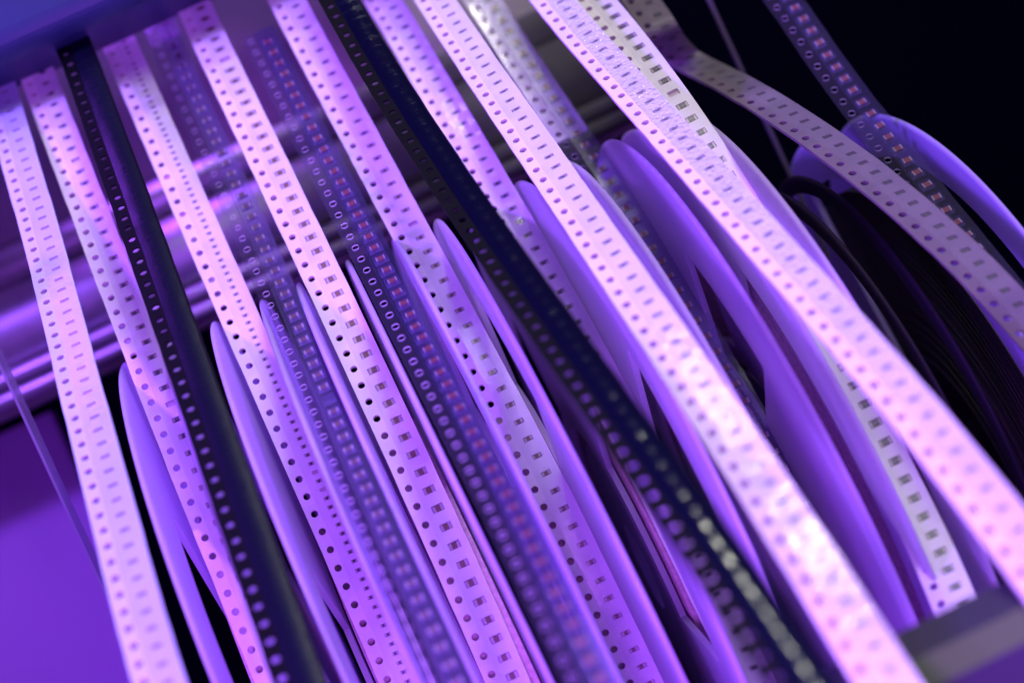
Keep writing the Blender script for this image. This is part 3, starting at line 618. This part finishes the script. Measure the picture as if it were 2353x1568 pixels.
reel(75.0, 85.0, 92, 'milky reel holding a coil of pinkish ridged tape', rc=68, warc=94, wr=(38, 74))
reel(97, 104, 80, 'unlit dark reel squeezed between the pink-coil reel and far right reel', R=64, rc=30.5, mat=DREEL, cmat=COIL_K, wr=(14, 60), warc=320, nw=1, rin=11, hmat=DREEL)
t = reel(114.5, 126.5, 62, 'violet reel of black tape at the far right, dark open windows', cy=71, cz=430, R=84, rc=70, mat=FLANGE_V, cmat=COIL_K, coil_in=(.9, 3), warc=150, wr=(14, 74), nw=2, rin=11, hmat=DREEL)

# ---------------------------------------------------------------- machine structure
METAL = mat_solid('brushed_steel', (.55, .52, .56), .46, .9, c2=(.34, .32, .36), cs=40, bs=60, bst=.15, bd=.001)
METALD = mat_solid('dark_steel', (.10, .09, .11), .4, .6, bs=60, bst=.15, bd=.001)
PANEL = mat_solid('glossy_steel_panel', (.26, .22, .27), .32, .8, bs=25, bst=.3, bd=.002)
WALL = mat_solid('violet_lit_panel', (.20, .09, .27), .7, c2=(.16, .07, .22), cs=12)  # pale wall with the violet light put into its colour
BLUE = mat_solid('blue_cover_paint', (.016, .028, .08), .45, c2=(.013, .022, .065), cs=50, spec=.25)
BLACK = mat_solid('black_interior', (.0015, .0015, .008), .9, spec=0)
DPLATE = mat_solid('dark_side_plate', (.05, .035, .07), .5, spec=.3)
BARM = mat_solid('lit_bracket_grey', (.06, .12, .035), .6, spec=.2)  # lit bevel of the bar, lightness put into the colour
BARD = mat_solid('shaded_bracket_dark', (.02, .02, .035), .6)  # shaded faces of the same bar, shade put into the colour

def prism(profile, x0, x1, parent, name, mats, smooth=False, mi=None):
    """profile in the (Y, Z) plane extruded along the bank"""
    bm = bmesh.new(); L = parent.location if parent else Vector((0, 0, 0))
    A = [bm.verts.new(W((x0, y, z))-L) for y, z in profile]
    B = [bm.verts.new(W((x1, y, z))-L) for y, z in profile]
    n = len(profile)
    for i in range(n):
        f = bm.faces.new((A[i], A[(i+1) % n], B[(i+1) % n], B[i]))
        if mi: f.material_index = mi[i]
        f.smooth = smooth
    bm.faces.new(A); bm.faces.new(B[::-1])
    me = bpy.data.meshes.new('m'); bmesh.ops.recalc_face_normals(bm, faces=bm.faces); bm.to_mesh(me); bm.free()
    return link(name, me, parent, mats)
def circ(cy, cz, r, n=32, a0=0, a1=360):
    return [(cy+r*math.cos(math.radians(a0+(a1-a0)*i/n)), cz+r*math.sin(math.radians(a0+(a1-a0)*i/n))) for i in range(n if a1-a0 == 360 else n+1)]

ZB = 505.0
def yb(b, z=ZB): return b*z/FOC
# glossy panel above the rails
t = thing('steel_panel', (0, -100, ZB), 'smooth steel panel behind the tapes above the rails', 'panel')
prism([(yb(-1500), ZB+6), (yb(-686), ZB+6), (yb(-681), ZB+9), (yb(-681), ZB+14), (yb(-1500), ZB+14)], -190, 96, t, 'plate', [PANEL])
t = thing('upper_rail', (0, yb(-640), ZB), 'rounded steel rail crossing behind the tapes', 'rail')
prism(circ(yb(-636), ZB+3, 5.2), -190, 100, t, 'rod', [METAL], True)
t = thing('roller', (0, yb(-500), ZB), 'thick steel roller crossing behind the tapes below the thin rail', 'roller')
prism(circ(yb(-505), ZB+6, 11.5, 48), -190, 100, t, 'barrel', [METAL], True)
t = thing('grooved_rail', (0, yb(-385), ZB), 'grooved double steel rail behind the tapes under the roller', 'rail')
prism(circ(yb(-404), ZB-2, 2.0, 20), -190, 100, t, 'ridge', [METAL], True)
prism(circ(yb(-362), ZB-2, 2.0, 20), -190, 100, t, 'ridge', [METAL], True)
prism([(yb(-420), ZB+2), (yb(-325), ZB+2), (yb(-325), ZB+7), (yb(-420), ZB+7)], -190, 100, t, 'base', [METALD])
# black sheet standing in for the unlit void behind everything
t = prism([(-400, 640), (400, 640), (400, 650), (-400, 650)], -500, 500, None, 'void_backdrop', [BLACK]); t['kind'] = 'structure'
# violet lit wall at the lower left
t = prism([(yb(-322), ZB+40), (300, ZB+10), (300, ZB+16), (yb(-322), ZB+46)], -260, -84, None, 'side_wall', [WALL]); t['kind'] = 'structure'
# blue cover across the top left
zc = 431
t = thing('feeder_cover', (-60, -130, zc), 'glossy dark blue cover across the top left corner over the tape ends', 'machine cover')
ye = yb(-1050, zc)
prism([(ye-60, zc-8), (ye-8, zc-8)] + [(ye-6+6*math.sin(math.radians(a)), zc-2-6*math.cos(math.radians(a))) for a in range(0, 91, 10)] + [(ye, zc+22), (ye-60, zc+22)], -190, 60, t, 'shell', [BLUE], False)
t['label'] = 'glossy dark blue cover across the top left corner over the tape ends'
# clips the tapes disappear into
for key in ('T2', 'T3', 'T4', 'T5', 'T6'):
    pth = Path(key, 8, 0)
    pp = pth.pos(-1.2 if key != 'T5' else -5); X = pp.x+2.25
    t = thing('feeder_clip', (X, pp.y, pp.z), {'T1': 'small metal clip at the top end of the leftmost tape', 'T2': 'small metal clip where the leftmost black-resistor tape enters the cover', 'T3': 'small metal clip where the left black tape enters the cover', 'T4': 'small metal clip holding the top of the tiny-chip tape', 'T5': 'small metal clip above the brown-chip clear tape', 'T6': 'small metal clip at the top of the brown-capacitor tape'}[key], 'clip', 'metal clips at the tape ends')
    prism([(pp.y-7, pp.z-1.5), (pp.y-2.2, pp.z-2.5), (pp.y-1.2, pp.z-1.2), (pp.y-2, pp.z+3.5), (pp.y-7, pp.z+4)], X-4.3, X+4.3, t, 'clip_body', [METAL])
    prism(circ(pp.y-5, pp.z-3, 1.1, 16), X-1.2, X+1.2, t, 'pin', [METAL], True)
# thin rod standing between the reels
t = thing('guide_rod', (112, -30, 450), 'thin upright violet guide rod behind the bending grey tape', 'rod')
prism([(-110, 449.4), (14, 449.4), (14, 450.6), (-110, 450.6)], 111.5, 112.5, t, 'rod_body', [DPLATE])
# thin clear strip seen edge-on at the left
STRIP = mat_clear('pinkish_clear_strip', (.7, .6, .8), (.5, .4, .6), .62, .2, 1.5)
t = thing('plastic_strip', (-62.6, -20, 380), 'thin clear plastic strip seen edge-on at the left edge', 'strip')
prism([(-70, 376), (40, 374), (40, 382), (-70, 384)], -63.0, -62.5, t, 'strip_body', [STRIP])
# bracket at the lower right corner
zk = 262
y0 = yb(1066, zk)
t = thing('bracket_bar', (60, y0, zk), 'blurred grey bar across the lower right corner', 'bar')
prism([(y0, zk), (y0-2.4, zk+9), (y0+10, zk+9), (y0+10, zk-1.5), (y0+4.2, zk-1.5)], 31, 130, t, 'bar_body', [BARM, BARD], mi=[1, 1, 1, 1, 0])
